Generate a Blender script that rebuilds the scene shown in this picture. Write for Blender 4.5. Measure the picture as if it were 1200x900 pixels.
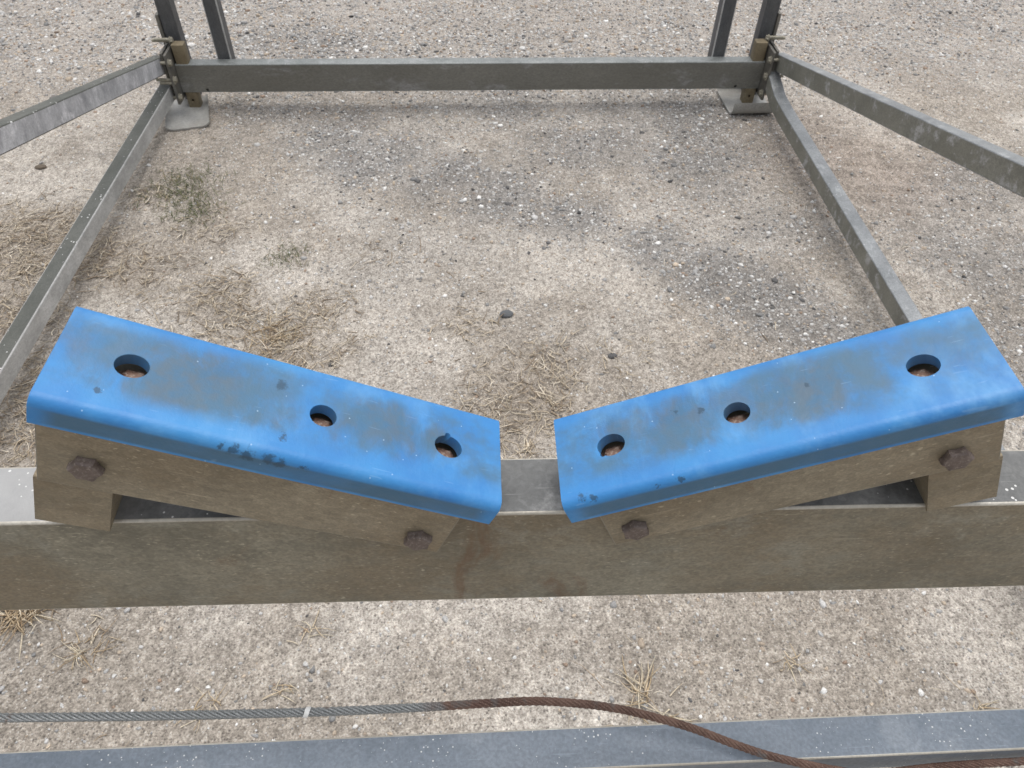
import bpy, bmesh, math
import numpy as np
from mathutils import Vector, Matrix

# ------------------------------------------------------------------ clear
for o in list(bpy.data.objects):
    bpy.data.objects.remove(o, do_unlink=True)
scene = bpy.context.scene
COL = scene.collection
rng = np.random.default_rng(11)

# ------------------------------------------------------------------ camera
cam_d = bpy.data.cameras.new('camera')
cam = bpy.data.objects.new('camera', cam_d)
COL.objects.link(cam)
RIGHT = (0.99853732, -0.05108539, 0.01770595)
DOWN = (-0.02542831, -0.73273220, -0.68004185)
FWD = (0.04771392, 0.67859694, -0.73295946)
cam.matrix_world = Matrix((
    (RIGHT[0], -DOWN[0], -FWD[0], 0.0),
    (RIGHT[1], -DOWN[1], -FWD[1], 0.0),
    (RIGHT[2], -DOWN[2], -FWD[2], 1.68),
    (0, 0, 0, 1)))
cam_d.sensor_width = 36.0
cam_d.lens = 26.7
cam_d.clip_start = 0.02
cam_d.clip_end = 400.0
cam_d.dof.use_dof = True
cam_d.dof.focus_distance = 0.68
cam_d.dof.aperture_fstop = 26.0
scene.camera = cam

# ------------------------------------------------------------------ sky, sun, exposure
SUN_EL, SUN_AZ = math.radians(80), math.radians(20)      # azimuth from +Y towards +X
world = bpy.data.worlds.new('World')
scene.world = world
world.use_nodes = True
wn, wl = world.node_tree.nodes, world.node_tree.links
bg = wn['Background']
sky = wn.new('ShaderNodeTexSky')
sky.sky_type = 'NISHITA'
sky.sun_disc = False
sky.sun_elevation = SUN_EL
sky.sun_rotation = SUN_AZ
sky.air_density = 1.0
sky.dust_density = 4.0
sky.ozone_density = 1.0
hs = wn.new('ShaderNodeHueSaturation')
hs.inputs['Saturation'].default_value = 0.26              # thin overcast: a nearly grey sky
wl.new(sky.outputs[0], hs.inputs['Color'])
wl.new(hs.outputs[0], bg.inputs['Color'])
bg.inputs['Strength'].default_value = 0.15
sd = bpy.data.lights.new('sun', 'SUN')
sd.energy = 0.8
sd.angle = math.radians(70)
sd.color = (1.0, 0.965, 0.92)
sun = bpy.data.objects.new('sun', sd)
COL.objects.link(sun)
sdir = Vector((math.sin(SUN_AZ) * math.cos(SUN_EL), math.cos(SUN_AZ) * math.cos(SUN_EL), math.sin(SUN_EL)))
sun.rotation_euler = (-sdir).to_track_quat('-Z', 'Y').to_euler()
sun.location = sdir * 30
vs = scene.view_settings
vs.view_transform = 'Standard'
vs.look = 'None'
vs.exposure = 0.55
vs.gamma = 1.0
vs.use_curve_mapping = False

# ------------------------------------------------------------------ material helpers
class NT:
    def __init__(s, name):
        s.m = bpy.data.materials.new(name)
        s.m.use_nodes = True
        s.n, s.l = s.m.node_tree.nodes, s.m.node_tree.links
        s.b = s.n['Principled BSDF']
        s._tc = None
    def put(s, sock, v):
        if hasattr(v, 'is_output'):
            s.l.new(v, sock)
        elif v is not None:
            try:
                sock.default_value = v
            except Exception:
                sock.default_value = (*v, 1.0)
    def tc(s, k='Object'):
        if s._tc is None:
            s._tc = s.n.new('ShaderNodeTexCoord')
        return s._tc.outputs[k]
    def map(s, v=None, scale=(1, 1, 1), loc=(0, 0, 0), rot=(0, 0, 0)):
        d = s.n.new('ShaderNodeMapping')
        s.put(d.inputs['Vector'], v if v is not None else s.tc())
        d.inputs['Scale'].default_value = scale
        d.inputs['Location'].default_value = loc
        d.inputs['Rotation'].default_value = rot
        return d.outputs[0]
    def noise(s, scale, detail=4, rough=.55, v=None, dist=0.0):
        d = s.n.new('ShaderNodeTexNoise')
        s.put(d.inputs['Vector'], v if v is not None else s.tc())
        d.inputs['Scale'].default_value = scale
        d.inputs['Detail'].default_value = detail
        d.inputs['Roughness'].default_value = rough
        d.inputs['Distortion'].default_value = dist
        return d.outputs['Fac']
    def voro(s, scale, v=None, feat='F1', out='Distance', rnd=1.0):
        d = s.n.new('ShaderNodeTexVoronoi')
        d.feature = feat
        s.put(d.inputs['Vector'], v if v is not None else s.tc())
        d.inputs['Scale'].default_value = scale
        d.inputs['Randomness'].default_value = rnd
        return d.outputs[out]
    def ramp(s, fac, a, b, lo=0.0, hi=1.0):          # smooth remap a..b -> lo..hi
        d = s.n.new('ShaderNodeMapRange')
        d.interpolation_type = 'SMOOTHSTEP'
        s.put(d.inputs['Value'], fac)
        d.inputs['From Min'].default_value = a
        d.inputs['From Max'].default_value = b
        d.inputs['To Min'].default_value = lo
        d.inputs['To Max'].default_value = hi
        return d.outputs[0]
    def math(s, op, a, b=None, c=None):
        d = s.n.new('ShaderNodeMath')
        d.operation = op
        s.put(d.inputs[0], a)
        if b is not None: s.put(d.inputs[1], b)
        if c is not None: s.put(d.inputs[2], c)
        return d.outputs[0]
    def mul(s, *a):
        r = a[0]
        for x in a[1:]:
            r = s.math('MULTIPLY', r, x)
        return r
    def mix(s, f, a, b, mode='MIX'):
        d = s.n.new('ShaderNodeMix')
        d.data_type = 'RGBA'
        d.blend_type = mode
        s.put(d.inputs[0], f)
        s.put(d.inputs[6], a if hasattr(a, 'is_output') else (*a, 1.0))
        s.put(d.inputs[7], b if hasattr(b, 'is_output') else (*b, 1.0))
        return d.outputs[2]
    def xyz(s, v=None):
        d = s.n.new('ShaderNodeSeparateXYZ')
        s.put(d.inputs[0], v if v is not None else s.tc())
        return d.outputs
    def attr(s, name):
        d = s.n.new('ShaderNodeAttribute')
        d.attribute_name = name
        return d.outputs
    def bump(s, h, strength=.3, dist=.001):
        d = s.n.new('ShaderNodeBump')
        d.inputs['Strength'].default_value = strength
        d.inputs['Distance'].default_value = dist
        s.put(d.inputs['Height'], h)
        return d.outputs[0]
    def done(s, color, rough=.6, metal=0.0, normal=None, spec=None):
        s.put(s.b.inputs['Base Color'], color)
        s.put(s.b.inputs['Roughness'], rough)
        s.put(s.b.inputs['Metallic'], metal)
        if spec is not None: s.put(s.b.inputs['Specular IOR Level'], spec)
        if normal is not None: s.l.new(normal, s.b.inputs['Normal'])
        return s.m

def zinc(name, dark, light, film=None, film_amt=.5, blot=None, blot_amt=.3, speck=.0, speck_sc=90, streak=(1, 1, 1),
         rough=(.42, .68), metal=.35, seed=0.0, spangle=.18, scale=9.0, grain=.35, pale_end=None, fleck=0.0):
    """weathered galvanised steel: mottled zinc, a dirt film, pale oxide blots and bird-lime specks"""
    t = NT(name)
    v = t.map(scale=streak, loc=(seed, seed * .7, seed * 1.3))
    n1 = t.noise(scale, 6, .6, v)
    n2 = t.noise(scale * 7, 5, .65, v)
    n3 = t.noise(scale * 40, 3, .6, v)
    c = t.mix(t.ramp(t.math('ADD', t.mul(n1, .6), t.mul(n2, .4)), .34, .66), dark, light)
    if spangle:
        vc = t.voro(260, v, out='Color')
        g = t.n.new('ShaderNodeRGBToBW'); t.l.new(vc, g.inputs[0])
        c = t.mix(1.0, c, t.mix(g.outputs[0], (1 - spangle,) * 3, (1 + spangle,) * 3), 'MULTIPLY')
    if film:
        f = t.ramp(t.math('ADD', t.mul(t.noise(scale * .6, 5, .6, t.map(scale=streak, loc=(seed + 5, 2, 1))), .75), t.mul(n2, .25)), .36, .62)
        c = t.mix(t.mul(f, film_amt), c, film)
    if blot:
        f = t.ramp(t.noise(scale * 2.2, 6, .7, t.map(scale=streak, loc=(seed + 9, 4, 7)), .3), .53, .68)
        c = t.mix(t.mul(f, blot_amt), c, blot)
    c = t.mix(t.ramp(n3, .32, .68, .0, grain), c, tuple(x * .6 for x in dark))
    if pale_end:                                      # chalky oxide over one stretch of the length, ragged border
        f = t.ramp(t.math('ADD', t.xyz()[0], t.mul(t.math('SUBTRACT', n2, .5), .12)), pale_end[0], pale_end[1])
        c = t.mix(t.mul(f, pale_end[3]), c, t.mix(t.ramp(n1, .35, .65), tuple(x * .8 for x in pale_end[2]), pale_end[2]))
    if fleck:                                         # short bright rub marks and a few rust weeps
        fk = t.ramp(t.noise(520, 2, .5, t.map(scale=(.38, 1, 1), loc=(seed, 2, 0))), .62, .74)
        fk = t.mul(fk, t.ramp(t.noise(14, 4, .6, t.map(loc=(seed, 6, 1))), .4, .62, .25, 1))
        c = t.mix(t.mul(fk, fleck), c, tuple(min(1, x * 1.9) for x in light))
        rw = t.ramp(t.noise(11, 6, .72, t.map(scale=(1.6, 1, .7), loc=(seed + 3, 1, 3)), .5), .60, .74)
        c = t.mix(t.mul(rw, .55), c, (.155, .080, .038))
    # fine scratches along the length
    scr = t.ramp(t.noise(60, 2, .5, t.map(scale=(.35, 6, 6), loc=(seed, 0, 0), rot=(.1, .3, .25))), .68, .74)
    c = t.mix(t.mul(scr, .25), c, tuple(min(1, x * 1.6) for x in light))
    if speck:
        p = t.voro(speck_sc, t.map(loc=(seed * 3, 1, 2)))
        sz = t.ramp(t.noise(speck_sc * .12, 3, .6), .42, .7, .0, .20)
        sp = t.math('LESS_THAN', t.math('ADD', p, t.mul(t.math('SUBTRACT', n2, .5), .45)), sz)
        c = t.mix(t.mul(sp, speck), c, (.72, .72, .70))
    r = t.ramp(n2, .3, .7, *rough)
    return t.done(c, r, metal, t.bump(t.math('ADD', t.mul(n2, .5), n3), .22, .0012))

M_PATINA = zinc('brown_filmed_steel', (.165, .152, .114), (.335, .308, .236), film=(.245, .186, .116), film_amt=.65,
                blot=(.32, .31, .255), blot_amt=.55, streak=(.8, 1, 1.1), rough=(.45, .72), metal=.25, seed=1.3, scale=10, grain=.38, fleck=.45)
M_PATINA_CH = zinc('brown_filmed_channel', (.205, .174, .120), (.370, .322, .236), film=(.262, .190, .110), film_amt=.45,
                   blot=(.31, .275, .21), blot_amt=.35, streak=(.75, 1, 1.15), rough=(.45, .72), metal=.25, seed=4.1, scale=16, grain=.38, fleck=.5)
M_CH_EDGE = zinc('rubbed_channel_edge', (.22, .195, .15), (.36, .33, .27), film=(.17, .14, .09), film_amt=.6, rough=(.45, .65), metal=.2, seed=4.4, spangle=0, scale=30)
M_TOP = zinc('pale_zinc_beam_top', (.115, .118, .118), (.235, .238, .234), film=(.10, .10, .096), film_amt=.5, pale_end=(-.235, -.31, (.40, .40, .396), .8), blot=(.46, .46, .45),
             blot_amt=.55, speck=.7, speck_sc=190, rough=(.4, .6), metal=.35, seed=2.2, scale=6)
M_EDGE = zinc('worn_bright_edge', (.42, .39, .33), (.66, .63, .56), film=(.3, .27, .22), film_amt=.5, rough=(.4, .6), metal=.3,
              seed=3.0, spangle=0)
M_FAR = zinc('dark_weathered_steel', (.155, .152, .135), (.230, .225, .200), film=(.165, .156, .128), film_amt=.5,
             blot=(.34, .34, .34), blot_amt=.6, streak=(.5, 1, 1), rough=(.5, .7), metal=.25, seed=5.5, scale=5)
M_FAR_TOP = zinc('grey_green_zinc_top', (.16, .172, .166), (.27, .283, .275), blot=(.42, .42, .42), blot_amt=.4, speck=.3,
                 rough=(.4, .6), metal=.35, seed=6.5, scale=5)
M_RAIL_PALE = zinc('oxidised_pale_zinc', (.30, .305, .32), (.70, .70, .72), film=(.15, .15, .155), film_amt=.35, blot=(.74, .73, .75),
                   blot_amt=.85, streak=(1, 1, .6), rough=(.45, .65), metal=.05, seed=7.7, scale=12)
M_RAIL_SIDE = zinc('grey_zinc_side', (.30, .30, .292), (.58, .575, .56), film=(.25, .245, .23), film_amt=.4, blot=(.52, .52, .51),
                   blot_amt=.5, streak=(.6, 1, 1), rough=(.45, .65), metal=.05, seed=8.1, scale=14)
M_RAIL_TOP = zinc('olive_grey_rail_top', (.075, .079, .068), (.125, .127, .112), blot=(.17, .17, .16), blot_amt=.35, speck=.9, speck_sc=60,
                  rough=(.5, .7), metal=.2, seed=8.8, scale=8)
M_RAIL_OLIVE = zinc('olive_filmed_rail', (.165, .164, .142), (.29, .285, .245), film=(.185, .18, .145), film_amt=.4, blot=(.50, .50, .51),
                    blot_amt=.75, streak=(.8, 1, .8), rough=(.45, .65), metal=.2, seed=9.4, scale=9)
M_RAIL_BLUE = zinc('blue_grey_rail_top', (.19, .200, .206), (.33, .342, .346), blot=(.52, .53, .53), blot_amt=.5, speck=.5,
                   rough=(.38, .55), metal=.4, seed=10.2, scale=9)
M_POST = zinc('blue_black_post', (.070, .075, .084), (.140, .145, .155), film=(.09, .085, .07), film_amt=.35, blot=(.22, .23, .24),
              blot_amt=.35, streak=(.5, 1, 1), rough=(.42, .62), metal=.35, seed=11.9, scale=10)
M_FRONT = zinc('slate_blue_beam', (.150, .182, .220), (.220, .252, .290), blot=(.33, .36, .39), blot_amt=.35, speck=.8, speck_sc=240,
               rough=(.42, .6), metal=.3, seed=13.1, scale=7, spangle=.10)
M_FRONT_SIDE = zinc('dark_beam_side', (.06, .062, .065), (.11, .112, .115), rough=(.5, .7), metal=.25, seed=13.9)
M_FOOT = zinc('pale_foot_plate', (.28, .28, .27), (.44, .44, .42), film=(.30, .27, .22), film_amt=.4, blot=(.5, .5, .48), blot_amt=.4,
              rough=(.5, .7), metal=.15, seed=15.0, scale=12)
M_TAN = zinc('tan_stained_leg', (.13, .105, .065), (.26, .225, .15), film=(.20, .15, .085), film_amt=.5, rough=(.5, .7), metal=.15,
             seed=16.0, scale=18)
M_PLATE = zinc('flange_steel', (.10, .10, .098), (.22, .215, .20), film=(.16, .135, .09), film_amt=.45, rough=(.45, .65), metal=.3,
               seed=17.0, scale=18)

def mat_bolt(name, a, b, c3):
    t = NT(name)
    n1, n2 = t.noise(70, 6, .7), t.noise(420, 4, .65)
    c = t.mix(t.ramp(n1, .35, .62), a, b)
    c = t.mix(t.ramp(n2, .5, .7), c, c3)
    return t.done(c, t.ramp(n1, .3, .7, .42, .75), .35, t.bump(t.math('ADD', n1, t.mul(n2, .6)), .3, .0016))
M_BOLT = mat_bolt('purple_brown_rust', (.105, .080, .070), (.185, .148, .130), (.28, .235, .205))
M_BOLT_RED = mat_bolt('red_rust', (.16, .082, .055), (.32, .215, .165), (.46, .40, .34))
M_BOLT_ZN = mat_bolt('zinc_bolt', (.20, .18, .13), (.33, .31, .25), (.42, .40, .34))

def mat_blue(name, seed, stains, specks, pale):
    """faded polyurethane pad: mottled blue with grime; x along the pad, y across it, z up"""
    t = NT(name)
    X, Y, Z = t.xyz()
    base = t.mix(t.ramp(t.noise(16, 5, .6, t.map(loc=(seed, 0, 0))), .3, .7), (.026, .166, .430), (.042, .228, .505))
    base = t.mix(t.ramp(t.noise(30, 5, .65, t.map(scale=(1, .55, 1), loc=(seed, 3, 0))), .45, .75, 0, pale), base, (.105, .295, .55))  # noise-mottled lighter blue, its amount set for each pad
    soft = t.noise(42, 6, .68, t.map(scale=(1.2, .6, 1), loc=(seed + 1, 1, 0)), .4)
    # grime lies on the middle of the top, worn off towards the arrises and the hole rims
    inner = t.mul(t.ramp(Y, -.033, -.017), t.ramp(Y, .033, .018))
    m = None
    for (sx, sy, rx, ry, amt) in stains:
        d = t.math('SQRT', t.math('ADD', t.math('POWER', t.math('DIVIDE', t.math('SUBTRACT', X, sx), rx), 2.0),
                                  t.math('POWER', t.math('DIVIDE', t.math('SUBTRACT', Y, sy), ry), 2.0)))
        d = t.math('ADD', d, t.mul(t.math('SUBTRACT', soft, .5), 2.6))
        k = t.ramp(d, 1.75, .15, 0, amt)
        m = k if m is None else t.math('MAXIMUM', m, k)
    m = t.mul(m, inner)
    gr = t.mix(t.ramp(t.noise(60, 4, .6), .4, .6), (.050, .105, .145), (.082, .096, .082))
    c = t.mix(t.ramp(m, 0, 1, 0, .78), base, gr)
    haze = t.mul(t.ramp(t.noise(22, 5, .65, t.map(loc=(seed + 7, 0, 2))), .42, .68), inner)
    c = t.mix(t.mul(haze, .85), c, (.056, .132, .205))
    # the lip carries a band of settled grime that stops short of its edges and ends
    lip = t.mul(t.ramp(Y, -.0384, -.0400), t.ramp(Z, -.0195, -.0172), t.ramp(Z, -.0050, -.0078),
                t.ramp(t.math('ABSOLUTE', X), .131, .118))
    lipn = t.ramp(t.noise(26, 5, .6, t.map(scale=(.5, 1, 1), loc=(seed, 5, 5))), .22, .55, .45, .95)
    c = t.mix(t.mul(lip, lipn), c, (.050, .125, .200))
    # dark specks of mould
    wob = t.mul(t.math('SUBTRACT', t.noise(260, 4, .75), .5), .014)
    for (sx, sy, sz, r) in specks:
        vd = t.n.new('ShaderNodeVectorMath'); vd.operation = 'DISTANCE'
        t.l.new(t.tc(), vd.inputs[0]); vd.inputs[1].default_value = (sx, sy, sz)
        d = t.math('ADD', vd.outputs['Value'], wob)
        c = t.mix(t.ramp(d, r, r * .35, 0, .75), c, (.018, .050, .085))
    # knife and rub scratches
    s1 = t.ramp(t.noise(45, 2, .5, t.map(scale=(1, 9, 1), loc=(seed, 0, 0), rot=(0, 0, .6))), .70, .73)
    c = t.mix(t.mul(s1, .15), c, (.30, .47, .68))
    fl = t.math('LESS_THAN', t.voro(95, t.map(loc=(seed, 1, 1))), .045)
    c = t.mix(t.mul(fl, .5), c, (.42, .58, .75))
    # chalky pale arris where the pad has been rubbed
    r = t.ramp(soft, .3, .7, .34, .55)
    return t.done(c, r, 0.0, t.bump(t.math('ADD', soft, t.mul(t.noise(500, 3), .35)), .30, .0014), .45)

# ------------------------------------------------------------------ mesh and object helpers
WORLD = {}
def link(name, mesh, loc=(0, 0, 0), axes=None, parent=None, mats=()):
    o = bpy.data.objects.new(name, mesh)
    COL.objects.link(o)
    mw = Matrix.Translation(loc)
    if axes is not None:
        r = Matrix((axes[0], axes[1], axes[2])).transposed().to_4x4()
        mw = mw @ r
    WORLD[o] = mw
    if parent is not None:
        o.parent = parent
        o.matrix_parent_inverse.identity()
        o.matrix_basis = WORLD[parent].inverted() @ mw
    else:
        o.matrix_basis = mw
    if mesh is not None:
        for m in mats:
            mesh.materials.append(m)
    return o

def tag(o, label=None, cat=None, group=None, kind=None):
    if label: o['label'] = label
    if cat: o['category'] = cat
    if group: o['group'] = group
    if kind: o['kind'] = kind
    return o

def mesh_from(bm, name, smooth=30):
    me = bpy.data.meshes.new(name)
    bmesh.ops.recalc_face_normals(bm, faces=bm.faces)
    bm.to_mesh(me); bm.free()
    if smooth:
        for p in me.polygons: p.use_smooth = True
        me.set_sharp_from_angle(angle=math.radians(smooth))
    return me

def weighted(me, keep=True):
    """flat faces keep flat normals, radii blend into them"""
    o = bpy.data.objects.new('_w', me); COL.objects.link(o)
    m = o.modifiers.new('w', 'WEIGHTED_NORMAL'); m.keep_sharp = keep; m.weight = 100; m.mode = 'FACE_AREA'
    dg = bpy.context.evaluated_depsgraph_get()
    out = bpy.data.meshes.new_from_object(o.evaluated_get(dg), depsgraph=dg)
    bpy.data.objects.remove(o)
    out.name = me.name
    return out

def section(w, h, r, seg=3):
    pts = []                                   # (y, z, kind of the face that STARTS here)
    for (cy, cz, a0) in ((w/2-r, h/2-r, 0), (-w/2+r, h/2-r, 90), (-w/2+r, -h/2+r, 180), (w/2-r, -h/2+r, 270)):
        for k in range(seg + 1):
            a = math.radians(a0 + 90 * k / seg)
            pts.append((cy + r * math.cos(a), cz + r * math.sin(a)))
    return pts

def bm_tube(L, w, h, r=.004, seg=3, bm=None, off=(0, 0, 0), wob=0.0, n=1):
    """rounded box section along local x; material 0 sides, 1 top (+z), 2 the four corner radii"""
    bm = bm or bmesh.new()
    P = section(w, h, r, seg); N = len(P)
    rings = []
    for i in range(n + 1):
        x = -L / 2 + L * i / n
        dy, dz = (rng.normal(0, wob), rng.normal(0, wob)) if wob else (0, 0)
        rings.append([bm.verts.new((x + off[0], y + off[1] + dy, z + off[2] + dz)) for y, z in P])
    for a, b in zip(rings, rings[1:]):
        for i in range(N):
            f = bm.faces.new((a[i], a[(i+1) % N], b[(i+1) % N], b[i]))
            k = i % (seg + 1)
            if k < seg: f.material_index = 2
            elif i // (seg + 1) == 0: f.material_index = 1
    bm.faces.new(rings[0][::-1]); bm.faces.new(rings[-1])
    return bm

def axes_for(d, up=(0, 0, 1)):
    x = Vector(d).normalized()
    y = Vector(up).cross(x).normalized()
    z = x.cross(y)
    return (x, y, z)

def tube(name, p0, p1, w, h, mats, parent, r=.004, up=(0, 0, 1), seg=3, smooth=40):
    p0, p1 = Vector(p0), Vector(p1)
    me = weighted(mesh_from(bm_tube((p1 - p0).length, w, h, r, seg), name, smooth))
    return link(name, me, (p0 + p1) / 2, axes_for(p1 - p0, up), parent, mats)

def box(name, size, loc, mat, parent, axes=None, r=.002):
    me = weighted(mesh_from(bm_tube(size[0], size[1], size[2], r, 2), name, 50))
    return link(name, me, loc, axes, parent, [mat, mat, mat])

def boolean_cut(me, cutters):
    """cut bmesh cylinders out of a mesh; returns a new mesh with the same material slots"""
    a = bpy.data.objects.new('_a', me); COL.objects.link(a)
    cb = bmesh.new()
    for (c, axis, r, depth, seg, sx) in cutters:
        q = Vector((0, 0, 1)).rotation_difference(Vector(axis)).to_matrix().to_4x4()
        bmesh.ops.create_cone(cb, cap_ends=True, segments=seg, radius1=r, radius2=r, depth=depth,
                              matrix=Matrix.Translation(c) @ q @ Matrix.Diagonal((sx, 1, 1, 1)))
    cm = bpy.data.meshes.new('_c'); cb.to_mesh(cm); cb.free()
    b = bpy.data.objects.new('_b', cm); COL.objects.link(b)
    m = a.modifiers.new('b', 'BOOLEAN'); m.object = b; m.operation = 'DIFFERENCE'; m.solver = 'EXACT'
    dg = bpy.context.evaluated_depsgraph_get()
    out = bpy.data.meshes.new_from_object(a.evaluated_get(dg), depsgraph=dg)
    bpy.data.objects.remove(a); bpy.data.objects.remove(b)
    return out

def bolt_mesh(R, hgt, washer=0.0, seed=0, shaft=0.0):
    """rusty hex head standing on z=0, rounded crown, optional washer and shaft below"""
    bm = bmesh.new()
    rs = np.random.default_rng(seed)
    z0 = 0.0
    if washer:
        bmesh.ops.create_cone(bm, cap_ends=True, segments=24, radius1=washer, radius2=washer * .96, depth=.002,
                              matrix=Matrix.Translation((0, 0, .001)))
        z0 = .0019
    prof = [(1.0, 0), (1.0, .62), (.96, .82), (.86, .95), (.55, 1.0)]
    rings = []
    for rr, zz in prof:
        ring = []
        for k in range(24):
            a = 2 * math.pi * k / 24
            hexr = math.cos(math.pi / 6) / math.cos((a % (math.pi / 3)) - math.pi / 6)
            q = rr * (hexr * .55 + hexr ** 2 * .45)
            ring.append(bm.verts.new((R * q * math.cos(a) * (1 + rs.normal(0, .006)), R * q * math.sin(a) * (1 + rs.normal(0, .006)),
                                      z0 + hgt * zz * (1 + rs.normal(0, .02)))))
        rings.append(ring)
    for a, b in zip(rings, rings[1:]):
        for k in range(24):
            bm.faces.new((a[k], a[(k+1) % 24], b[(k+1) % 24], b[k]))
    bm.faces.new(rings[-1]); bm.faces.new(rings[0][::-1])
    if shaft:
        bmesh.ops.create_cone(bm, cap_ends=True, segments=14, radius1=R * .5, radius2=R * .5, depth=shaft,
                              matrix=Matrix.Translation((0, 0, -shaft / 2 + .001)))
    return mesh_from(bm, 'bolt', 35)

# ------------------------------------------------------------------ numpy noise for the terrain
def vnoise(x, y, s, seed):
    g = np.random.default_rng(seed).random((257, 257))
    u, v = (x / s) % 256, (y / s) % 256
    i, j = np.floor(u).astype(int), np.floor(v).astype(int)
    fu, fv = u - i, v - j
    fu, fv = fu * fu * (3 - 2 * fu), fv * fv * (3 - 2 * fv)
    return (g[i, j] * (1 - fu) * (1 - fv) + g[i + 1, j] * fu * (1 - fv) + g[i, j + 1] * (1 - fu) * fv + g[i + 1, j + 1] * fu * fv)
def fbm(x, y, s, seed, o=4):
    t, a, n = 0, 1.0, 0
    for k in range(o):
        t = t + a * vnoise(x + 37 * k + 500, y + 91 * k + 500, s, seed + k); n += a; a *= .55; s *= .5
    return t / n
def blobs(x, y, pts):
    m = np.zeros_like(x)
    for (bx, by, r, a) in pts:
        m = np.maximum(m, a * np.exp(-(((x - bx) ** 2 + (y - by) ** 2) / (r * r))))
    return m
def sstep(a, b, t):
    t = np.clip((t - a) / (b - a), 0, 1); return t * t * (3 - 2 * t)

STRAW = [(-1.60, 2.28, .26, 1), (-1.37, 2.20, .24, 1), (-1.85, 2.35, .25, .8), (-1.45, 1.85, .26, .9), (-1.20, 1.50, .25, 1), (-1.32, 1.30, .2, 1),
         (-1.10, 2.10, .20, .75), (-.95, 2.35, .22, .55), (-.80, 1.93, .17, .9), (-.66, 1.80, .17, 1), (-.55, 1.98, .15, .7), (-.45, 1.75, .12, .6),
         (.12, 1.45, .20, 1), (.20, 1.58, .15, .65), (.0, 1.80, .13, .55), (-.33, 2.24, .13, .5), (-1.05, .86, .08, .7), (-.9, .76, .07, .5),
         (.45, 1.60, .12, .45), (.33, .60, .08, .5), (.62, .62, .06, .4), (-.55, .60, .12, .35), (-.8, .55, .1, .35), (-1.2, 2.6, .15, .5)]
DARK = [(.3, 2.80, .75, .50), (.9, 2.65, .70, .52), (.0, 3.2, .8, .45), (-.6, 3.25, .6, .42), (.8, 3.2, .8, .5), (1.9, 2.2, .7, .45), (0, 2.45, .6, .3),
        (-.90, 3.30, .26, .7), (-.60, 3.10, .28, .85), (-.36, 2.90, .26, 1), (-.1, 2.72, .24, .95), (.16, 2.56, .26, 1), (.42, 2.42, .24, 1),
        (.66, 2.28, .24, 1), (.88, 2.08, .24, 1), (1.02, 1.90, .24, 1), (1.15, 1.72, .2, .9), (.5, 2.95, .40, .75), (.95, 2.75, .40, .8), (1.0, 3.15, .3, .8),
        (.2, 3.3, .4, .65), (1.85, 2.10, .35, .9), (2.1, 2.6, .3, .6), (-.75, 3.95, .3, .5), (1.15, 2.4, .3, .7), (-1.2, 3.95, .25, .5), (1.75, 1.6, .3, .8)]
TREAD = [(1.55, 2.85, .32, 1), (1.68, 2.62, .34, 1), (1.5, 3.1, .25, .8)]
GREEN = [(-1.13, 2.63, .16, 1), (-1.05, 2.48, .12, .8), (-.66, 2.20, .08, .7), (-.45, 2.55, .07, .35)]
def fields(x, y):
    wx = x + .22 * (fbm(x, y, .45, 91, 3) - .5); wy = y + .22 * (fbm(x, y, .45, 95, 3) - .5)
    dark = blobs(wx, wy, DARK) * (.62 + .76 * fbm(x, y * 1.6, .16, 9, 4)) + .55 * (fbm(x, y, .5, 7, 5) - .5)
    far = sstep(3.15, 3.9, wy) * .5
    straw = blobs(wx, wy, STRAW) + .35 * (fbm(x, y, .18, 17, 3) - .5)
    return np.clip(dark, 0, 1), far, np.clip(straw, 0, 1), blobs(wx, wy, TREAD), blobs(wx, wy, GREEN)
def height(x, y):
    h = .022 * (fbm(x, y, .8, 3, 4) - .5) + .010 * (fbm(x, y, .09, 23, 3) - .5) + .0055 * (fbm(x, y, .026, 29, 2) - .5)
    tr = blobs(x, y, TREAD)
    h = h + tr * .006 * np.sin((y * .97 + x * .12) * 2 * math.pi / .085 + 2 * fbm(x, y, .2, 5, 2))
    return h - .002

# ------------------------------------------------------------------ ground
def ground_axis(a, b, step, far):
    core = np.arange(a, b + step * .5, step)
    lo, hi, s = [], [], step
    while (lo[-1] if lo else a) > -far:
        s *= 1.28; lo.append((lo[-1] if lo else a) - s)
    s = step
    while (hi[-1] if hi else b) < far:
        s *= 1.28; hi.append((hi[-1] if hi else b) + s)
    return np.concatenate([lo[::-1], core, hi])
gx = ground_axis(-2.9, 3.5, .0115, 120)
gy = ground_axis(.25, 4.85, .0115, 120)
GX, GY = np.meshgrid(gx, gy)
nx, ny = len(gx), len(gy)
px, py = GX.ravel(), GY.ravel()
pz = height(px, py)
me = bpy.data.meshes.new('ground')
co = np.stack([px, py, pz], 1).astype(np.float32)
idx = np.arange(nx * ny).reshape(ny, nx)
q = np.stack([idx[:-1, :-1], idx[:-1, 1:], idx[1:, 1:], idx[1:, :-1]], -1).reshape(-1, 4)
def fill_mesh(me, co, faces):
    k = faces.shape[1]
    me.vertices.add(len(co)); me.vertices.foreach_set('co', co.astype(np.float32).ravel())
    me.loops.add(faces.size); me.loops.foreach_set('vertex_index', faces.astype(np.int32).ravel())
    me.polygons.add(len(faces)); me.polygons.foreach_set('loop_start', np.arange(0, faces.size, k, dtype=np.int32))
    me.polygons.foreach_set('loop_total', np.full(len(faces), k, dtype=np.int32))
    me.update(calc_edges=True)
def set_color(me, name, c):
    a = me.attributes.new(name, 'FLOAT_COLOR', 'POINT')
    a.data.foreach_set('color', np.concatenate([c, np.ones((len(c), 1))], 1).astype(np.float32).ravel())
fill_mesh(me, co, q)
me.polygons.foreach_set('use_smooth', np.ones(len(q), bool))
dk, fr, stw, trd, grn = fields(px, py)
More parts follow.
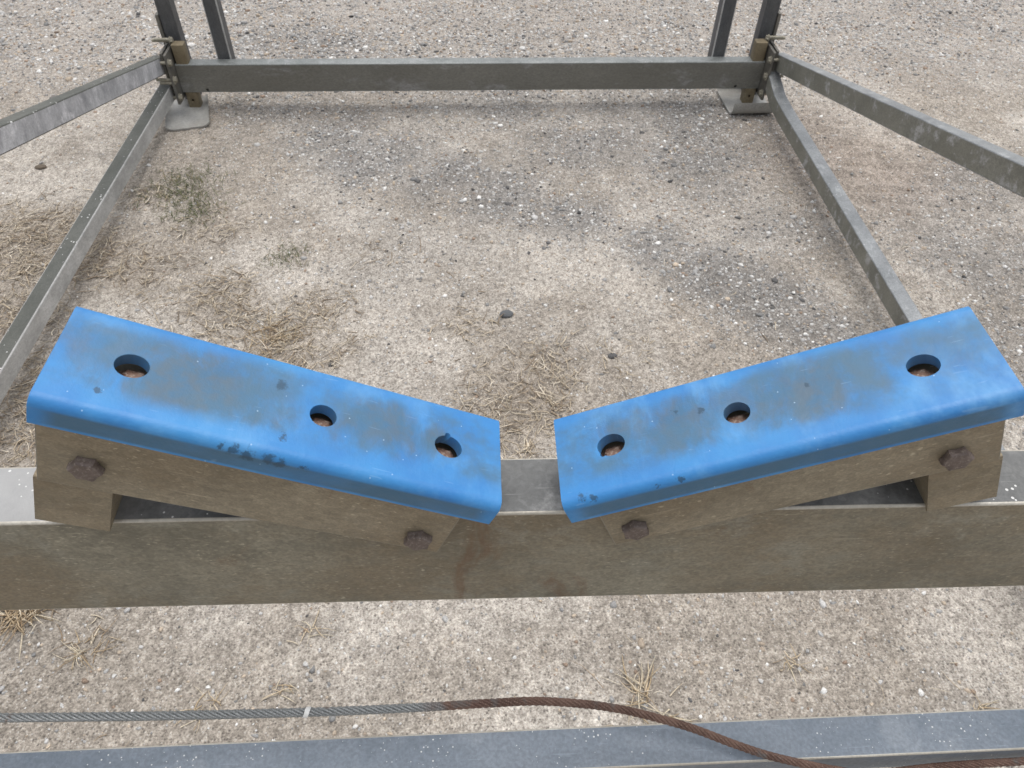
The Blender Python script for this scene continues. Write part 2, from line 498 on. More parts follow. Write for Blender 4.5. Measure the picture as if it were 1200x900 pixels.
SAND, PALE, SOIL, GREY, EARTH = map(np.array, ((.328, .297, .257), (.430, .400, .358), (.262, .226, .186), (.200, .195, .188), (.315, .270, .232)))
def lerp(a, b, t): return a * (1 - t[:, None]) + b * t[:, None]
gc = lerp(np.tile(SAND, (len(px), 1)), np.tile(PALE, (len(px), 1)), sstep(.38, .66, fbm(px, py, .35, 41, 4)))
gc = lerp(gc, np.tile(EARTH, (len(px), 1)), np.clip(trd * .8, 0, 1))
gc = lerp(gc, np.tile(np.array((.355, .330, .302)), (len(px), 1)), fr * 1.5)
gc = lerp(gc, np.tile(GREY, (len(px), 1)), sstep(.05, 1.0, dk) * .78)
gc = lerp(gc, np.tile(SOIL, (len(px), 1)), sstep(.15, 1.0, stw) * .6)
gc *= ((.82 + .36 * fbm(px, py, .05, 61, 3)) * (.84 + .32 * fbm(px, py, .22, 67, 4)))[:, None]
set_color(me, 'soil', gc)
t = NT('sandy_gravel_ground')
base = t.attr('soil')['Color']
P3 = t.tc('Object')
g1 = t.noise(210, 4, .7, P3)
g2 = t.noise(75, 4, .65, P3)
vo = t.voro(170, P3, out='Color')
bw = t.n.new('ShaderNodeRGBToBW'); t.l.new(vo, bw.inputs[0])
vd = t.voro(170, P3)
c = t.mix(1.0, base, t.mix(t.ramp(g1, .28, .74), (.60, .585, .57), (1.34, 1.34, 1.34)), 'MULTIPLY')
c = t.mix(1.0, c, t.mix(t.ramp(t.noise(48, 4, .7, P3), .3, .7), (.72, .71, .70), (1.2, 1.2, 1.2)), 'MULTIPLY')
c = t.mix(1.0, c, t.mix(bw.outputs[0], (.74, .73, .72), (1.25, 1.25, 1.25)), 'MULTIPLY')
pale = t.mul(t.math('GREATER_THAN', bw.outputs[0], .70), t.ramp(vd, .45, .25))
c = t.mix(t.mul(pale, .55), c, (.56, .53, .49))
dkc = t.mul(t.math('LESS_THAN', bw.outputs[0], .30), t.ramp(vd, .45, .25))
c = t.mix(t.mul(dkc, .5), c, (.085, .078, .072))
hgt = t.math('ADD', t.math('ADD', t.mul(g1, .5), t.mul(g2, .8)), t.mul(t.ramp(vd, .5, .0), .5))
M_GROUND = t.done(c, .93, 0, t.bump(hgt, .8, .006), .25)
ground = link('ground', me, mats=[M_GROUND])
tag(ground, 'sandy ground of trodden sand and grey gravel', kind='structure')

# ------------------------------------------------------------------ loose gravel
def in_view(x, y, m=.12):
    return (np.abs(x - .06 - .075 * y) < .78 + .60 * y - .15 + m) & (y > .38) & (y < 4.8)
def frustum_points(n, ylo=.4, yhi=4.8):
    out = np.zeros((0, 2))
    while len(out) < n:
        y = ylo + (yhi - ylo) * rng.random(n * 2)
        x = rng.uniform(-2.9, 3.5, n * 2)
        k = in_view(x, y)
        out = np.concatenate([out, np.stack([x[k], y[k]], 1)])
    return out[:n]
ico = bmesh.new(); bmesh.ops.create_icosphere(ico, subdivisions=1, radius=1.0)
IV = np.array([v.co[:] for v in ico.verts]); IF = np.array([[v.index for v in f.verts] for f in ico.faces]); ico.free()
def chips(name, xy, rad, cols, flat=(.40, .8), sink=.05):
    n = len(xy)
    V = np.tile(IV, (n, 1, 1)) * (1 + rng.normal(0, .24, (n, len(IV), 1)))
    sc = np.stack([rng.uniform(.75, 1.35, n), rng.uniform(.65, 1.1, n), rng.uniform(*flat, n)], 1) * rad[:, None]
    V = V * sc[:, None, :]
    th = rng.uniform(0, 2 * np.pi, n); ti = rng.normal(0, .35, n)
    c, s = np.cos(ti)[:, None], np.sin(ti)[:, None]
    V[:, :, 1], V[:, :, 2] = V[:, :, 1] * c - V[:, :, 2] * s, V[:, :, 1] * s + V[:, :, 2] * c
    c, s = np.cos(th)[:, None], np.sin(th)[:, None]
    V[:, :, 0], V[:, :, 1] = V[:, :, 0] * c - V[:, :, 1] * s, V[:, :, 0] * s + V[:, :, 1] * c
    z = height(xy[:, 0], xy[:, 1]) + sc[:, 2] * sink
    V += np.stack([xy[:, 0], xy[:, 1], z], 1)[:, None, :]
    F = (np.tile(IF, (n, 1, 1)) + (np.arange(n) * len(IV))[:, None, None]).reshape(-1, 3)
    me = bpy.data.meshes.new(name)
    fill_mesh(me, V.reshape(-1, 3), F)
    set_color(me, 'chip', np.repeat(cols, len(IV), 0))
    return me
t = NT('gravel_chips')
cc = t.mix(1.0, t.attr('chip')['Color'], t.mix(t.ramp(t.noise(380, 4, .65), .3, .7), (.7, .7, .7), (1.25, 1.25, 1.25)), 'MULTIPLY')
M_CHIP = t.done(cc, .85, 0, t.bump(t.noise(500, 3), .4, .001), .3)
NP = 62000
xy = frustum_points(NP * 2)
dk, fr, stw, trd, grn = fields(xy[:, 0], xy[:, 1])
clump = fbm(xy[:, 0], xy[:, 1], .12, 77, 3)
prob = np.clip((.22 + .75 * dk + .85 * fr - .35 * stw - .2 * trd) * (.35 + 1.3 * clump), .03, 1)
keep = rng.random(len(xy)) < prob
xy, dk, fr = xy[keep][:NP], dk[keep][:NP], fr[keep][:NP]
rad = np.exp(rng.normal(math.log(.0030), .40, len(xy))) * (1 + .35 * dk + 1.1 * fr)
rad = np.clip(rad, .0016, .016)
PAL = np.array([(.66, .65, .625), (.49, .48, .465), (.35, .345, .335), (.22, .218, .213), (.115, .112, .11), (.44, .365, .285), (.30, .225, .17), (.065, .064, .064)])
w0 = np.array([.12, .26, .21, .11, .03, .20, .07, .0]); w1 = np.array([.12, .22, .24, .22, .11, .04, .02, .03])
u = rng.random(len(xy)); mixw = np.clip(dk * .9 + fr * .55, 0, 1)[:, None]
cum = np.cumsum(w0 * (1 - mixw) + w1 * mixw, 1)
ci = np.minimum((u[:, None] > cum).sum(1), 7)
cols = PAL[ci] * rng.uniform(.8, 1.2, (len(xy), 1))
peb = link('gravel', chips('gravel', xy, rad, cols), mats=[M_CHIP])
tag(peb, 'loose grey and white gravel chips scattered over the sand', 'gravel', kind='stuff')

# ------------------------------------------------------------------ straw and grass
def blades(name, base, az, pitch, length, width, bend, cols, twist=None):
    """thin three-sided stalks, four stations each"""
    n = len(base); S = 4
    V = np.zeros((n, S, 3, 3))
    pos = base.copy(); az = az.copy(); p = pitch.copy()
    for k in range(S):
        d = np.stack([np.cos(az) * np.cos(p), np.sin(az) * np.cos(p), np.sin(p)], 1)
        side = np.stack([-np.sin(az), np.cos(az), np.zeros(n)], 1)
        upv = np.cross(d, side)
        w = width * (1.0, .95, .75, .25)[k]
        for j, (a, b) in enumerate(((-.5, 0), (.5, 0), (0, .42))):
            V[:, k, j] = pos + side * (w * a)[:, None] + upv * (w * b)[:, None]
        pos = pos + d * (length / (S - 1))[:, None]
        az = az + bend * (.6 + .8 * rng.random(n)); p = p - np.abs(bend) * .35 * np.sign(pitch + 1e-6)
    f = []
    for k in range(S - 1):
        for j in range(3):
            a, b = k * 3 + j, k * 3 + (j + 1) % 3
            f.append((a, b, b + 3, a + 3))
    F = (np.array(f)[None] + (np.arange(n) * S * 3)[:, None, None]).reshape(-1, 4)
    me = bpy.data.meshes.new(name)
    fill_mesh(me, V.reshape(-1, 3), F)
    set_color(me, 'blade', np.repeat(cols, S * 3, 0))
    return me
t = NT('dry_straw')
cs = t.mix(1.0, t.attr('blade')['Color'], t.mix(t.ramp(t.noise(240, 3), .3, .7), (.75, .75, .75), (1.2, 1.2, 1.2)), 'MULTIPLY')
M_STRAW = t.done(cs, .75, 0, None, .3)
NS = 9500
xy = frustum_points(NS * 6, .45, 3.2)
stw = fields(xy[:, 0], xy[:, 1])[2]
cl = fbm(xy[:, 0], xy[:, 1], .07, 131, 3)
keep = rng.random(len(xy)) < np.clip(sstep(.15, .9, stw) * (.2 + 1.5 * cl), .004, 1)
xy = xy[keep][:NS]
n = len(xy)
print('straw', n)
z = height(xy[:, 0], xy[:, 1]) + rng.uniform(.001, .011, n)
L = np.exp(rng.normal(math.log(.036), .45, n))
SC = np.array([(.58, .50, .385), (.48, .40, .295), (.36, .285, .205), (.68, .61, .50), (.25, .195, .14)])
sc = SC[rng.choice(5, n, p=[.26, .28, .2, .14, .12])] * rng.uniform(.8, 1.15, (n, 1))
me = blades('dry_straw_litter', np.stack([xy[:, 0], xy[:, 1], z], 1), rng.uniform(0, 2 * np.pi, n), rng.normal(.0, .16, n), L,
            np.exp(rng.normal(math.log(.0027), .32, n)), rng.normal(0, .28, n), sc)
tag(link('dry_straw_litter', me, mats=[M_STRAW]), 'matted dry tan straw littering the sand', 'straw', kind='stuff')

def tuft(x, y, n, spread, length, width, label, cols, pit=(.05, .7), name='dry_grass_tuft', cat='grass tuft', group='dry grass tufts', az=None):
    a = rng.uniform(0, 2 * np.pi, n) if az is None else rng.uniform(az[0], az[1], n)
    b = np.stack([rng.normal(0, spread, n), rng.normal(0, spread, n), np.zeros(n)], 1)
    b[:, 2] = height(x + b[:, 0], y + b[:, 1]) - height(np.array([x]), np.array([y]))[0] + rng.uniform(.0, .006, n)
    c = np.array(cols)[rng.integers(0, len(cols), n)] * rng.uniform(.8, 1.15, (n, 1))
    me = blades(name, b, a, rng.uniform(*pit, n), length * rng.uniform(.5, 1.15, n), width * rng.uniform(.7, 1.3, n), rng.normal(0, .22, n), c)
    o = link(name, me, (x, y, float(height(np.array([x]), np.array([y]))[0])), mats=[M_STRAW])
    return tag(o, label, cat, group, 'stuff' if name.startswith('green') else None)
DRY = [(.56, .46, .33), (.44, .34, .22), (.62, .54, .41), (.30, .22, .14)]
GRN = [(.10, .125, .045), (.15, .16, .07), (.25, .22, .12), (.08, .105, .04)]
tuft(-1.07, .865, 80, .018, .085, .0038, 'dry spiky grass tuft below the left end of the brown beam', DRY, (.0, .45))
tuft(-.90, .765, 34, .022, .055, .0022, 'small flattened dry tuft right of the spiky one', DRY[1:], (-.05, .25))
tuft(.345, .615, 26, .012, .075, .0032, 'dry grass tuft behind the rusty cable, with long curled stalks', DRY[:3], (-.05, .35))
tuft(.40, .565, 9, .009, .065, .0032, 'few dry stalks between the rusty cable and the slate beam', DRY[:3], (-.05, .2))
tuft(.70, .665, 12, .008, .045, .0026, 'small dry sprig on sand above the right of the slate beam', DRY[:3], (0, .6))
tuft(1.085, .555, 14, .006, .045, .0026, 'tiny dry sprig at the far right above the slate beam', DRY[:3], (0, .7))
tuft(-.40, .80, 8, .008, .055, .0026, 'pair of thin dry stalks under the middle of the brown beam', DRY[:3], (0, .4))
tuft(-.44, .66, 12, .012, .045, .0024, 'crooked dry stalks above the grey end of the cable', DRY[:3], (0, .4))
tuft(-.60, .63, 14, .018, .060, .0026, 'loose dry stalks beside the grey cable at left', DRY[:3], (-.05, .25))
tuft(.36, .86, 6, .006, .050, .0024, 'single dry sprig close below the right half of the beam', DRY[:3], (0, .4))
tuft(-.63, 1.80, 150, .045, .060, .0028, 'dense dry tuft just beyond the left blue pad', DRY, (.0, .5))
tuft(-1.13, 2.63, 420, .075, .032, .0022, 'larger patch of short green grass by the left rail', GRN, (.15, 1.1), 'green_grass_patch', 'grass patch', 'green grass patches')
tuft(-1.04, 2.48, 220, .055, .030, .0022, 'green grass fringe nearer the blue pad than the larger patch', GRN, (.15, 1.1), 'green_grass_patch', 'grass patch', 'green grass patches')
tuft(-.66, 2.20, 120, .040, .026, .0020, 'smallest thin green patch beyond the left blue pad', GRN, (.1, 1.0), 'green_grass_patch', 'grass patch', 'green grass patches')

# ------------------------------------------------------------------ a few single stones
def stone(x, y, r, col, label, flat=.55, sd=0):
    bm = bmesh.new(); bmesh.ops.create_icosphere(bm, subdivisions=2, radius=r)
    rs = np.random.default_rng(sd)
    k = rs.normal(0, 1, (6, 3)); k /= np.linalg.norm(k, axis=1)[:, None]
    for v in bm.verts:
        n = v.co.normalized(); f = 1.0
        for d in k: f -= .16 * max(0, n.dot(Vector(d)) - .55) * 2.2
        v.co = Vector((v.co.x * 1.25 * f, v.co.y * .95 * f, v.co.z * flat * f + r * .2))
    me = mesh_from(bm, 'stone', 28)
    set_color(me, 'chip', np.tile(np.array(col), (len(me.vertices), 1)))
    o = link('stone', me, (x, y, float(height(np.array([x]), np.array([y]))[0])), mats=[M_CHIP])
    tag(o, label, 'stone', 'single stones')
stone(.106, 1.87, .022, (.10, .105, .11), 'dark grey oval stone on sand beyond the gap between pads', .5, 1)
stone(-1.72, 2.80, .019, (.13, .105, .08), 'dark brown clod on pale sand left of the lower rail', .5, 2)
stone(-1.39, 3.94, .020, (.60, .585, .56), 'white pebble behind the left corner post', .6, 3)
stone(.43, 1.66, .013, (.09, .088, .088), 'small black stone just beyond the right blue pad', .6, 4)
stone(-1.86, 3.38, .028, (.16, .15, .14), 'flat dark stone above the pale left rail', .35, 5)

# ------------------------------------------------------------------ the steel frame
CX = .034
root = link('boat_lift_frame', None, (CX, 1.75, 0))
root.empty_display_size = .2
tag(root, 'weathered galvanised steel boat lift frame with two blue bunk pads', 'boat lift')

# near beam with the pads, far beam, front beam
nb_y, nb_w, nb_h, nb_top = .293, .049, .1255, 1.23
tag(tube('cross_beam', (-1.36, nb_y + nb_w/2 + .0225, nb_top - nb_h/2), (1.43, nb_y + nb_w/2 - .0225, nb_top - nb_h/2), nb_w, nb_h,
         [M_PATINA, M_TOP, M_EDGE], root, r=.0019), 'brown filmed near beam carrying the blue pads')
fb0, fb1 = (CX - 1.283, 3.272 + .028, .143), (CX + 1.283, 3.272 + .028, .143)
fme = mesh_from(bm_tube(2.566, .056, .125, .005, 3), 'cross_beam', 40)
for m in (M_FAR, M_FAR_TOP, M_FAR_TOP): fme.materials.append(m)
fme = boolean_cut(fme, [((-1.175, -.028, -.050), (0, 1, 0), .007, .03, 12, 1), ((1.175, -.028, -.050), (0, 1, 0), .007, .03, 12, 1)])
fme = weighted(fme); fme.name = 'cross_beam'
tag(link('cross_beam', fme, ((fb0[0]+fb1[0])/2, fb0[1], fb0[2]), None, root), 'dark far beam between the corner posts')
FBZ = .90
tag(tube('cross_beam', (-1.33, .2385 + .0048, FBZ - .02), (1.40, .2385 - .0048, FBZ - .02), 0.0395, .040, [M_FRONT, M_FRONT, M_EDGE], root, r=.0018),
    'slate blue front beam with white flecks under the cable')

for s in (-1, 1):
    X = lambda a: CX + s * a
    # sloping upper rail (rises towards the near beam) and low side rail
    um = [M_RAIL_PALE, M_RAIL_TOP, M_RAIL_TOP] if s < 0 else [M_RAIL_OLIVE, M_RAIL_BLUE, M_RAIL_BLUE]
    u0, u1 = (X(1.343), 3.28, .238 - .034), (X(1.343), .12, (1.150 if s < 0 else 1.105) - .034)
    tag(tube('upper_rail', u0, u1, .048, .070, um, root, r=.004),
        'pale oxidised sloping rail at left' if s < 0 else 'olive sloping rail with blue grey top at right')
    lm = [M_RAIL_SIDE, M_RAIL_TOP, M_RAIL_SIDE] if s < 0 else [M_RAIL_OLIVE, M_RAIL_BLUE, M_RAIL_BLUE]
    if s < 0:
        tag(tube('lower_rail', (X(1.337), 3.27, .100), (X(1.408), .25, .100), .054, .062, lm, root, r=.004), 'grey low rail with flecked olive top')
    else:
        # the right one kinks down just in front of the post
        ctr = [Vector((X(1.316), 3.27, .158)), Vector((X(1.316), 3.10, .108)), Vector((X(1.318), 2.98, .100)), Vector((X(1.322), .25, .098))]
        P = section(.052, .064, .004, 3); N = len(P)
        o0 = Vector((X(1.37), 1.76, .1)); bm = bmesh.new(); rings = []
        for k, c in enumerate(ctr):
            d = ((ctr[min(k+1, 3)] - c).normalized() + (c - ctr[max(k-1, 0)]).normalized()).normalized() if 0 < k < 3 else (ctr[min(k+1, 3)] - ctr[max(k-1, 0)]).normalized()
            ax = axes_for(d)
            rings.append([bm.verts.new(c - o0 + ax[1] * y + ax[2] * z) for y, z in P])
        for a, b in zip(rings, rings[1:]):
            for i in range(N):
                f = bm.faces.new((a[i], a[(i+1) % N], b[(i+1) % N], b[i]))
                f.material_index = 2 if i % 4 < 3 else (1 if i // 4 == 0 else 0)
        bm.faces.new(rings[0][::-1]); bm.faces.new(rings[-1])
        tag(link('lower_rail', weighted(mesh_from(bm, 'lower_rail', 40)), o0, None, root, lm), 'olive low rail with scuffed top')
    # corner post at the back with its outer plate, second post on the back of the beam
    tube('corner_post', (X(1.283), 3.385, .01), (X(1.305), 3.40, 1.45), .062, .062, [M_POST] * 3, root, r=.005, up=(0, -1, 0))
    tube('upright_post', (X(1.085), 3.362, .10), (X(1.10), 3.375, 1.45), .060, .066, [M_POST, M_POST, M_RAIL_SIDE], root, r=.005, up=(0, -1, 0))
    box('side_plate', (.012, .10, .36), (X(1.325), 3.40, .20), M_PLATE, root)
    # bolted flange pair at the beam end
    fl = box('flange_plate', (.010, .120, .215), (X(1.290), 3.268, .165), M_PLATE, root)
    fo = box('flange_plate', (.010, .110, .20), (X(1.312), 3.285, .170), M_PLATE, root)
    bz = bolt_mesh(.013, .010, .016, 5, .075)
    bz.materials.append(M_BOLT_ZN)
    for (by, bzz) in ((3.222, .235), (3.222, .163), (3.222, .085), (3.31, .292)):
        link('bolt', bz, (X(1.285), by, bzz), ((0, 1, 0), (0, 0, -s), (-s, 0, 0)), fl)
    rod = tube('bolt_rod', (X(1.285), 3.30, .300), (X(1.345), 3.30, .300), .012, .012, [M_BOLT_ZN] * 3, root, r=.005)
    rod2 = tube('bolt_rod', (X(1.28), 3.215, .152), (X(1.345), 3.215, .152), .012, .012, [M_BOLT_ZN] * 3, root, r=.005)
    # leg through the beam end
    lg = bm_tube(.275, .050, .046, .004, 3)
    lme = mesh_from(lg, 'leg', 40)
    for m in (M_TAN,) * 3: lme.materials.append(m)
    lme = boolean_cut(lme, [((-.103, 0, .023), (0, 0, 1), .006, .03, 12, 1)]); lme.name = 'leg'
    tag(link('leg', lme, (X(1.252), 3.2985, .1475), ((0, 0, 1), (s if s > 0 else 1, 0, 0), (0, -1, 0)) if False else axes_for((0, 0, 1), (0, -1, 0)), root),
        'tan stained leg through the beam end')
    # skid foot: a plate with its ends rolled up
    bm = bmesh.new()
    prof = []
    half, ht, rr = (.125, .060, .040) if s > 0 else (.110, .030, .060)
    for k in range(7):
        a = math.radians(75 if s > 0 else 42) * k / 6
        prof.append((half - rr + rr * math.sin(a), rr * (1 - math.cos(a))))
    if s > 0: prof.append((prof[-1][0] + .004, ht))
    line = [(-u, v) for u, v in prof[::-1]] + prof
    W = .205 if s > 0 else .27
    th = .007
    ring = []
    for (u, v) in line:
        ring.append([bm.verts.new((sx * W / 2, u, v + dz)) for sx, dz in ((-1, 0), (1, 0), (1, th), (-1, th))])
    for a, b in zip(ring, ring[1:]):
        for i in range(4):
            bm.faces.new((a[i], a[(i+1) % 4], b[(i+1) % 4], b[i]))
    bm.faces.new(ring[0]); bm.faces.new(ring[-1][::-1])
    ft = mesh_from(bm, 'foot_plate', 30)
    ang = math.radians(2 if s > 0 else -76)
    link('foot_plate', ft, (X(1.245) if s > 0 else X(1.272), 3.285 if s > 0 else 3.225, .004),
         ((math.cos(ang), math.sin(ang), 0), (-math.sin(ang), math.cos(ang), 0), (0, 0, 1)), root, [M_FOOT])
    # near corner posts outside the picture, carrying the near and front beams
    tube('corner_post', (X(1.405), .25, 0), (X(1.405), .25, 1.36), .062, .062, [M_POST] * 3, root, r=.005, up=(0, -1, 0))
    box('beam_bracket', (.012, .10, .20), (X(1.369), .305, 1.13), M_PLATE, root)

# ------------------------------------------------------------------ blue pads on inverted channels
TILT = math.radians(22.0)
def make_pad(s):
    yaw = -.0162                                               # the near beam is a degree out of square
    hx_, wy = Vector((math.cos(yaw), math.sin(yaw), 0)), Vector((-math.sin(yaw), math.cos(yaw), 0))
    wx = hx_ * math.cos(TILT) + Vector((0, 0, s * math.sin(TILT)))      # local x, always towards picture right
    wz = hx_ * (-s * math.sin(TILT)) + Vector((0, 0, math.cos(TILT)))
    ax = (wx, wy, wz)
    org = Vector((CX, .3065, 1.3280)) + hx_ * (s * .1425)
    wp = lambda x, y, z: org + wx * x + wy * y + wz * z
    # the left cap sits a little steeper than its channel
    pt = TILT + math.radians(1.9 if s < 0 else .3)
    px_ = hx_ * math.cos(pt) + Vector((0, 0, s * math.sin(pt)))
    pz_ = hx_ * (-s * math.sin(pt)) + Vector((0, 0, math.cos(pt)))
    pax = (px_, wy, pz_)
    porg = wp(-s * .1335, 0, 0) + px_ * (s * .1335)
    LEN, W, DEP, TH, RR, FR = .267, .069, .0205, .0085, .0062, .0403
    # profile of the cap (y, z), counter-clockwise, open below
    prof = []
    prof.append((-FR, -DEP))
    for k in range(7):
        a = math.radians(180 - 90 * k / 6)
        prof.append((-FR + RR + RR * math.cos(a), -RR + RR * math.sin(a)))
    for k in range(7):
        a = math.radians(90 - 90 * k / 6)
        prof.append((W/2 - RR + RR * math.cos(a), -RR + RR * math.sin(a)))
    prof += [(W/2, -DEP), (W/2 - TH, -DEP), (W/2 - TH, -TH), (-FR + TH, -TH), (-FR + TH, -DEP)]
    bm = bmesh.new(); rings = []
    NX = 1
    rs = np.random.default_rng(20 + s)
    sag = np.cumsum(rs.normal(0, 1, NX + 1)); sag = (sag - np.linspace(sag[0], sag[-1], NX + 1)) / 6   # both ends stay true
    for i in range(NX + 1):
        x = -LEN/2 + LEN * i / NX
        ring = []
        for (y, z) in prof:
            low = 1.0 if z < -DEP + .001 else 0.0
            ring.append(bm.verts.new((x, y - low * .0008 * sag[i] * (1 if y < 0 else 0), z + low * (.0010 * sag[i]) )))
        rings.append(ring)
    N = len(prof)
    for a, b in zip(rings, rings[1:]):
        for i in range(N):
            bm.faces.new((a[i], a[(i+1) % N], b[(i+1) % N], b[i]))
    bm.faces.new(rings[0][::-1]); bm.faces.new(rings[-1])
    me = mesh_from(bm, 'blue_pad', 0)
    inner = lambda d: s * (d - LEN / 2)                        # distance from the low, inner end -> local x
    holes = [(inner(.037), -.0025, .0086, 1.08), (inner(.1185), -.003, .0082, 1.0), (inner(.2275), -.002 if s < 0 else -.004, .0085, 1.08)]
    cuts = [((hx, hy, -.005), (0, 0, 1), hr, .03, 40, hs_) for hx, hy, hr, hs_ in holes]
    me = boolean_cut(me, cuts)
    hx, hy, hr, _ = holes[0]
    cuts = [((hx - .001, hy + .0086, -.002), (.25, .3, 1), .0019, .03, 9, 1) if s < 0 else ((hx - .0062, hy - .0062, -.002), (0, .2, 1), .0021, .03, 7, 1)]
    me = boolean_cut(me, cuts)                                 # three bored holes, one of them torn at the rim
    me.name = 'blue_pad'
    # soften the arrises and the hole rims
    tmp = bpy.data.objects.new('_p', me); COL.objects.link(tmp)
    bv = tmp.modifiers.new('b', 'BEVEL'); bv.width = .0008; bv.segments = 1; bv.limit_method = 'ANGLE'; bv.angle_limit = math.radians(50)
    dg = bpy.context.evaluated_depsgraph_get()
    me = bpy.data.meshes.new_from_object(tmp.evaluated_get(dg), depsgraph=dg); bpy.data.objects.remove(tmp)
    me.name = 'blue_pad'
    for p in me.polygons: p.use_smooth = True
    me.set_sharp_from_angle(angle=math.radians(32))
    for p in me.polygons:
        if p.normal.z > .9995 or abs(p.normal.y) > .9995 or abs(p.normal.x) > .9995: p.use_smooth = False
    me.materials.clear()
    if s < 0:
        stains = [(-.058, -.003, .046, .030, 1.0), (-.105, .008, .030, .026, .7), (.050, .002, .034, .024, .85), (-.012, .010, .03, .022, .5), (.087, .000, .011, .013, 1.0)]
        specks = [(-.013, .012, 0, .0050), (-.030, -0.0395, -.004, .0045), (-.022, -0.0395, -.006, .0050), (-.010, -0.0400, -.005, .0052),
                  (-.0025, -0.0400, -.007, .0048), (-.0055, -.026, 0, .0028), (-.105, -.024, 0, .0022), (-.036, -0.0390, -.004, .0030), (.010, -0.0400, -.006, .003)]
        mat = mat_blue('blue_urethane_left', 2.0, stains, specks, .6)
    else:
        stains = [(.030, .004, .044, .028, .95), (-.055, -.002, .032, .030, .85), (-.012, .006, .026, .022, .7), (.108, .008, .030, .026, .55), (-.092, .006, .014, .014, .8)]
        specks = [(-.036, .006, 0, .0030), (-.052, .010, 0, .0024), (-.120, -0.0370, 0, .0036), (-.113, -0.0380, -.002, .0026), (-.072, -0.0390, -.003, .0022),
                  (.030, .004, 0, .0016), (-.058, -0.0390, -.003, .0024)]
        mat = mat_blue('blue_urethane_right', 8.0, stains, specks, .95)
    pad = link('blue_pad', me, porg, pax, root, [mat])
    tag(pad, 'grimy deeper blue pad at left' if s < 0 else 'paler blue pad at right')
    # recessed bolt heads seen through the holes
    rb = bolt_mesh(.0095, .0055, .013, 7); rb.materials.append(M_BOLT_RED)
    for hx, hy, hr, _ in holes:
        link('recessed_bolt', rb, porg + px_ * (hx - s * .0015) + wy * (hy - .001) + pz_ * -.0185, pax, pad)
    # inverted channel: top web and two flanges, straddling the beam
    x0, x1 = sorted((s * .137, -s * .122))
    cz = -.093 if s < 0 else -.096
    y0, y1 = .2855 - org.y, .3505 - org.y
    tk = .0065
    prof = [(y0, cz), (y0, -.0255 + .006), (y0 + .004, -.0135 - .004), (y1 - .004, -.0175), (y1, -.0195), (y1, cz), (y1 - tk, cz), (y1 - tk, -.0245), (y0 + tk, -.0245), (y0 + tk, cz)]
    bm = bmesh.new()
    a = [bm.verts.new((x0, y, z)) for y, z in prof]; b = [bm.verts.new((x1, y, z)) for y, z in prof]
    for i in range(len(prof)):
        bm.faces.new((a[i], a[(i+1) % len(prof)], b[(i+1) % len(prof)], b[i]))
    bm.faces.new(a[::-1]); bm.faces.new(b)
    bmesh.ops.bevel(bm, geom=[e for e in bm.edges], offset=.0010, segments=2, affect='EDGES', profile=.6, material=1)
    ch = link('bearer_channel', mesh_from(bm, 'bearer_channel', 35), org, ax, root, [M_PATINA_CH, M_CH_EDGE])
    # packing block under the raised end
    bl = box('packing_block', (.0455, .0585, .052), wp(s * .1172, (.2878 + .3465) / 2 - org.y, cz - .026 - .0005), M_PATINA_CH, ch, ax, r=.0015)
    for k, (bx, bzl) in enumerate(((s * .109, -.0672 if s < 0 else -.0795), (-s * .1025, -.0775))):
        hb = bolt_mesh(.0102, .0056, .0, 30 + k + 5 * s); hb.materials.append(M_BOLT)
        ca, sa = math.cos(.5 * k + s), math.sin(.5 * k + s)
        link('bolt', hb, wp(bx, y0 - .0003, bzl), (wx * ca + wz * sa, (wx * -sa + wz * ca), wx.cross(wz)), ch)
make_pad(-1)
make_pad(1)

# ------------------------------------------------------------------ wire rope
PTS = [(-1.36, .262, 1.03), (-.90, .259, 1.01), (-.458, .2561, 1.000), (-.415, .2548, 1.000), (-.287, .2523, .995), (-.164, .2532, .985), (-.105, .2545, .980),
       (-.044, .2566, .975), (.006, .2603, .967), (.058, .2629, .958), (.1235, .2584, .945), (.189, .2449, .930), (.2375, .2295, .918),
       (.2706, .2203, .9095), (.306, .2120, .9050), (.336, .2075, .898), (.375, .2060, .884), (.445, .2095, .884), (.52, .2100, .886), (.62, .2095, .888), (1.0, .205, .885), (1.40, .205, .88)]
PTS = [Vector(p) for p in PTS]
def spline(P, per=40):
    out = []
    for i in range(len(P) - 1):
        a, b, c, d = P[max(i-1, 0)], P[i], P[i+1], P[min(i+2, len(P)-1)]
        n = max(4, int((c - b).length / .0022))
        for k in range(n):
            t = k / n
            out.append(.5 * ((2 * b) + (c - a) * t + (2*a - 5*b + 4*c - d) * t * t + (-a + 3*b - 3*c + d) * t ** 3))
    out.append(P[-1]); return out
CL = spline(PTS)
bm = bmesh.new()
Rr, rs_, pitch = .0025, .00152, .036
dist = 0.0; fr_n = Vector((0, 0, 1)); frames = []
for i, p in enumerate(CL):
    d = (CL[min(i+1, len(CL)-1)] - CL[max(i-1, 0)]).normalized()
    fr_n = (fr_n - d * fr_n.dot(d)).normalized()
    if i: dist += (p - CL[i-1]).length
    frames.append((p, fr_n.copy(), d.cross(fr_n), d, dist))
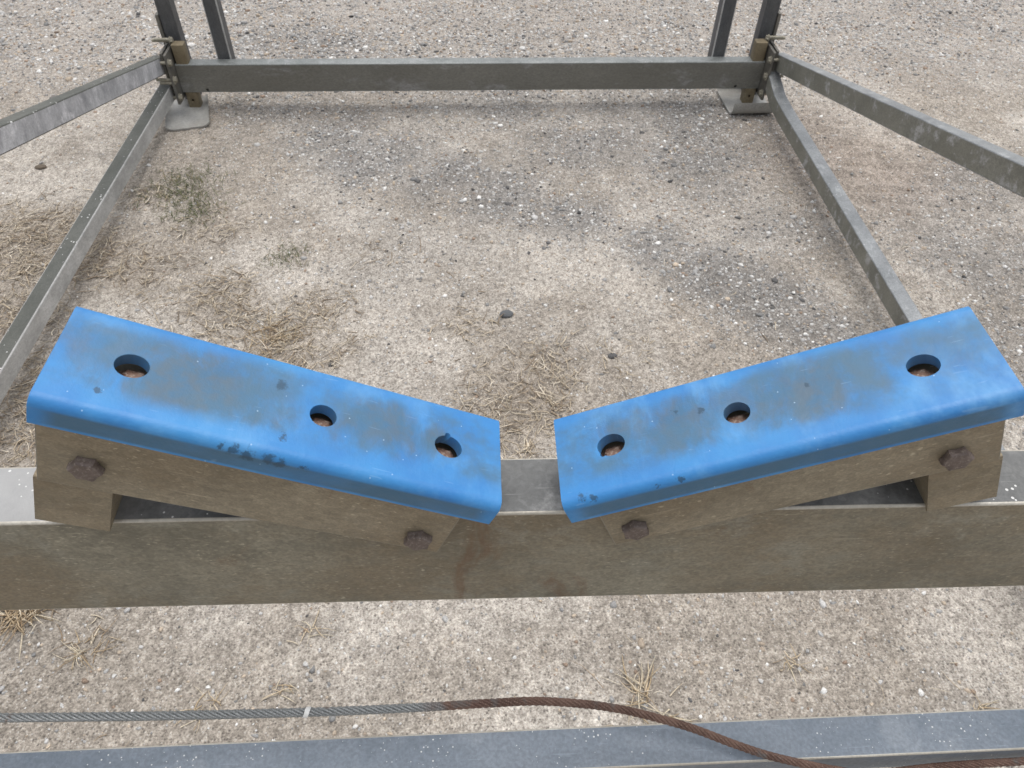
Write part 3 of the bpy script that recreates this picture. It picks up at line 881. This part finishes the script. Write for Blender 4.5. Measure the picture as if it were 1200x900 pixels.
for st in range(6):
    prev = None
    for (p, n1, b1, d, ds) in frames:
        a = 2 * math.pi * (st / 6 + ds / pitch)
        c = p + (n1 * math.cos(a) + b1 * math.sin(a)) * Rr
        e1 = n1 * math.cos(a) + b1 * math.sin(a); e2 = -n1 * math.sin(a) + b1 * math.cos(a)
        ring = [bm.verts.new(c + (e1 * math.cos(q) + e2 * math.sin(q)) * rs_) for q in [2 * math.pi * j / 6 for j in range(6)]]
        if prev:
            for j in range(6): bm.faces.new((prev[j], prev[(j+1) % 6], ring[(j+1) % 6], ring[j]))
        prev = ring
t = NT('wire_rope')
X_, Y_, Z_ = t.xyz()
nn, nf = t.noise(40, 4), t.noise(900, 3, .6)
rust = t.ramp(t.math('ADD', X_, t.mul(t.math('SUBTRACT', nn, .5), .09)), -.06, -.025)
gz = t.mix(t.ramp(nf, .35, .65), (.17, .18, .182), (.36, .37, .365))
rc = t.mix(t.ramp(nn, .35, .65), (.095, .052, .038), (.165, .098, .074))
rc = t.mix(t.ramp(nf, .5, .72), rc, (.26, .18, .145))
rc = t.mix(t.ramp(t.noise(28, 5, .7, t.map(loc=(3, 1, 0))), .54, .66, 0, .8), rc, (.135, .125, .118))
gz = t.mix(t.ramp(t.noise(55, 4, .7, t.map(loc=(7, 1, 0))), .60, .70, 0, .7), gz, (.16, .10, .07))
M_ROPE = t.done(t.mix(rust, gz, rc), t.ramp(rust, 0, 1, .45, .8), t.ramp(rust, 0, 1, .5, .1), t.bump(nf, .5, .0006))
me = mesh_from(bm, 'wire_rope', 80)
rope = link('wire_rope', me, mats=[M_ROPE])
tag(rope, 'twisted steel wire rope, grey at left and rusty brown at right', 'wire rope')
# scrap of white tape round the rope
ip = min(range(len(CL)), key=lambda i: abs(CL[i].x + .158))
p, n1, b1, d, _ = frames[ip]
bm = bmesh.new(); prev = None
rt = np.random.default_rng(3)
for k in range(7):
    x = -.0022 + .0044 * k / 6
    ring = [bm.verts.new((x + .0016 * math.sin(q) + rt.normal(0, .0002), (.0046 + rt.normal(0, .0002)) * math.cos(q), (.0046 + rt.normal(0, .0002)) * math.sin(q)))
            for q in [2 * math.pi * j / 14 for j in range(14)]]
    if prev:
        for j in range(14): bm.faces.new((prev[j], prev[(j+1) % 14], ring[(j+1) % 14], ring[j]))
    prev = ring
t = NT('white_tape')
M_TAPE = t.done(t.mix(t.noise(300), (.62, .61, .58), (.8, .8, .78)), .6)
tag(link('tape_wrap', mesh_from(bm, 'tape_wrap', 60), p, (d, n1.cross(d), n1), rope, [M_TAPE]), 'scrap of white tape')
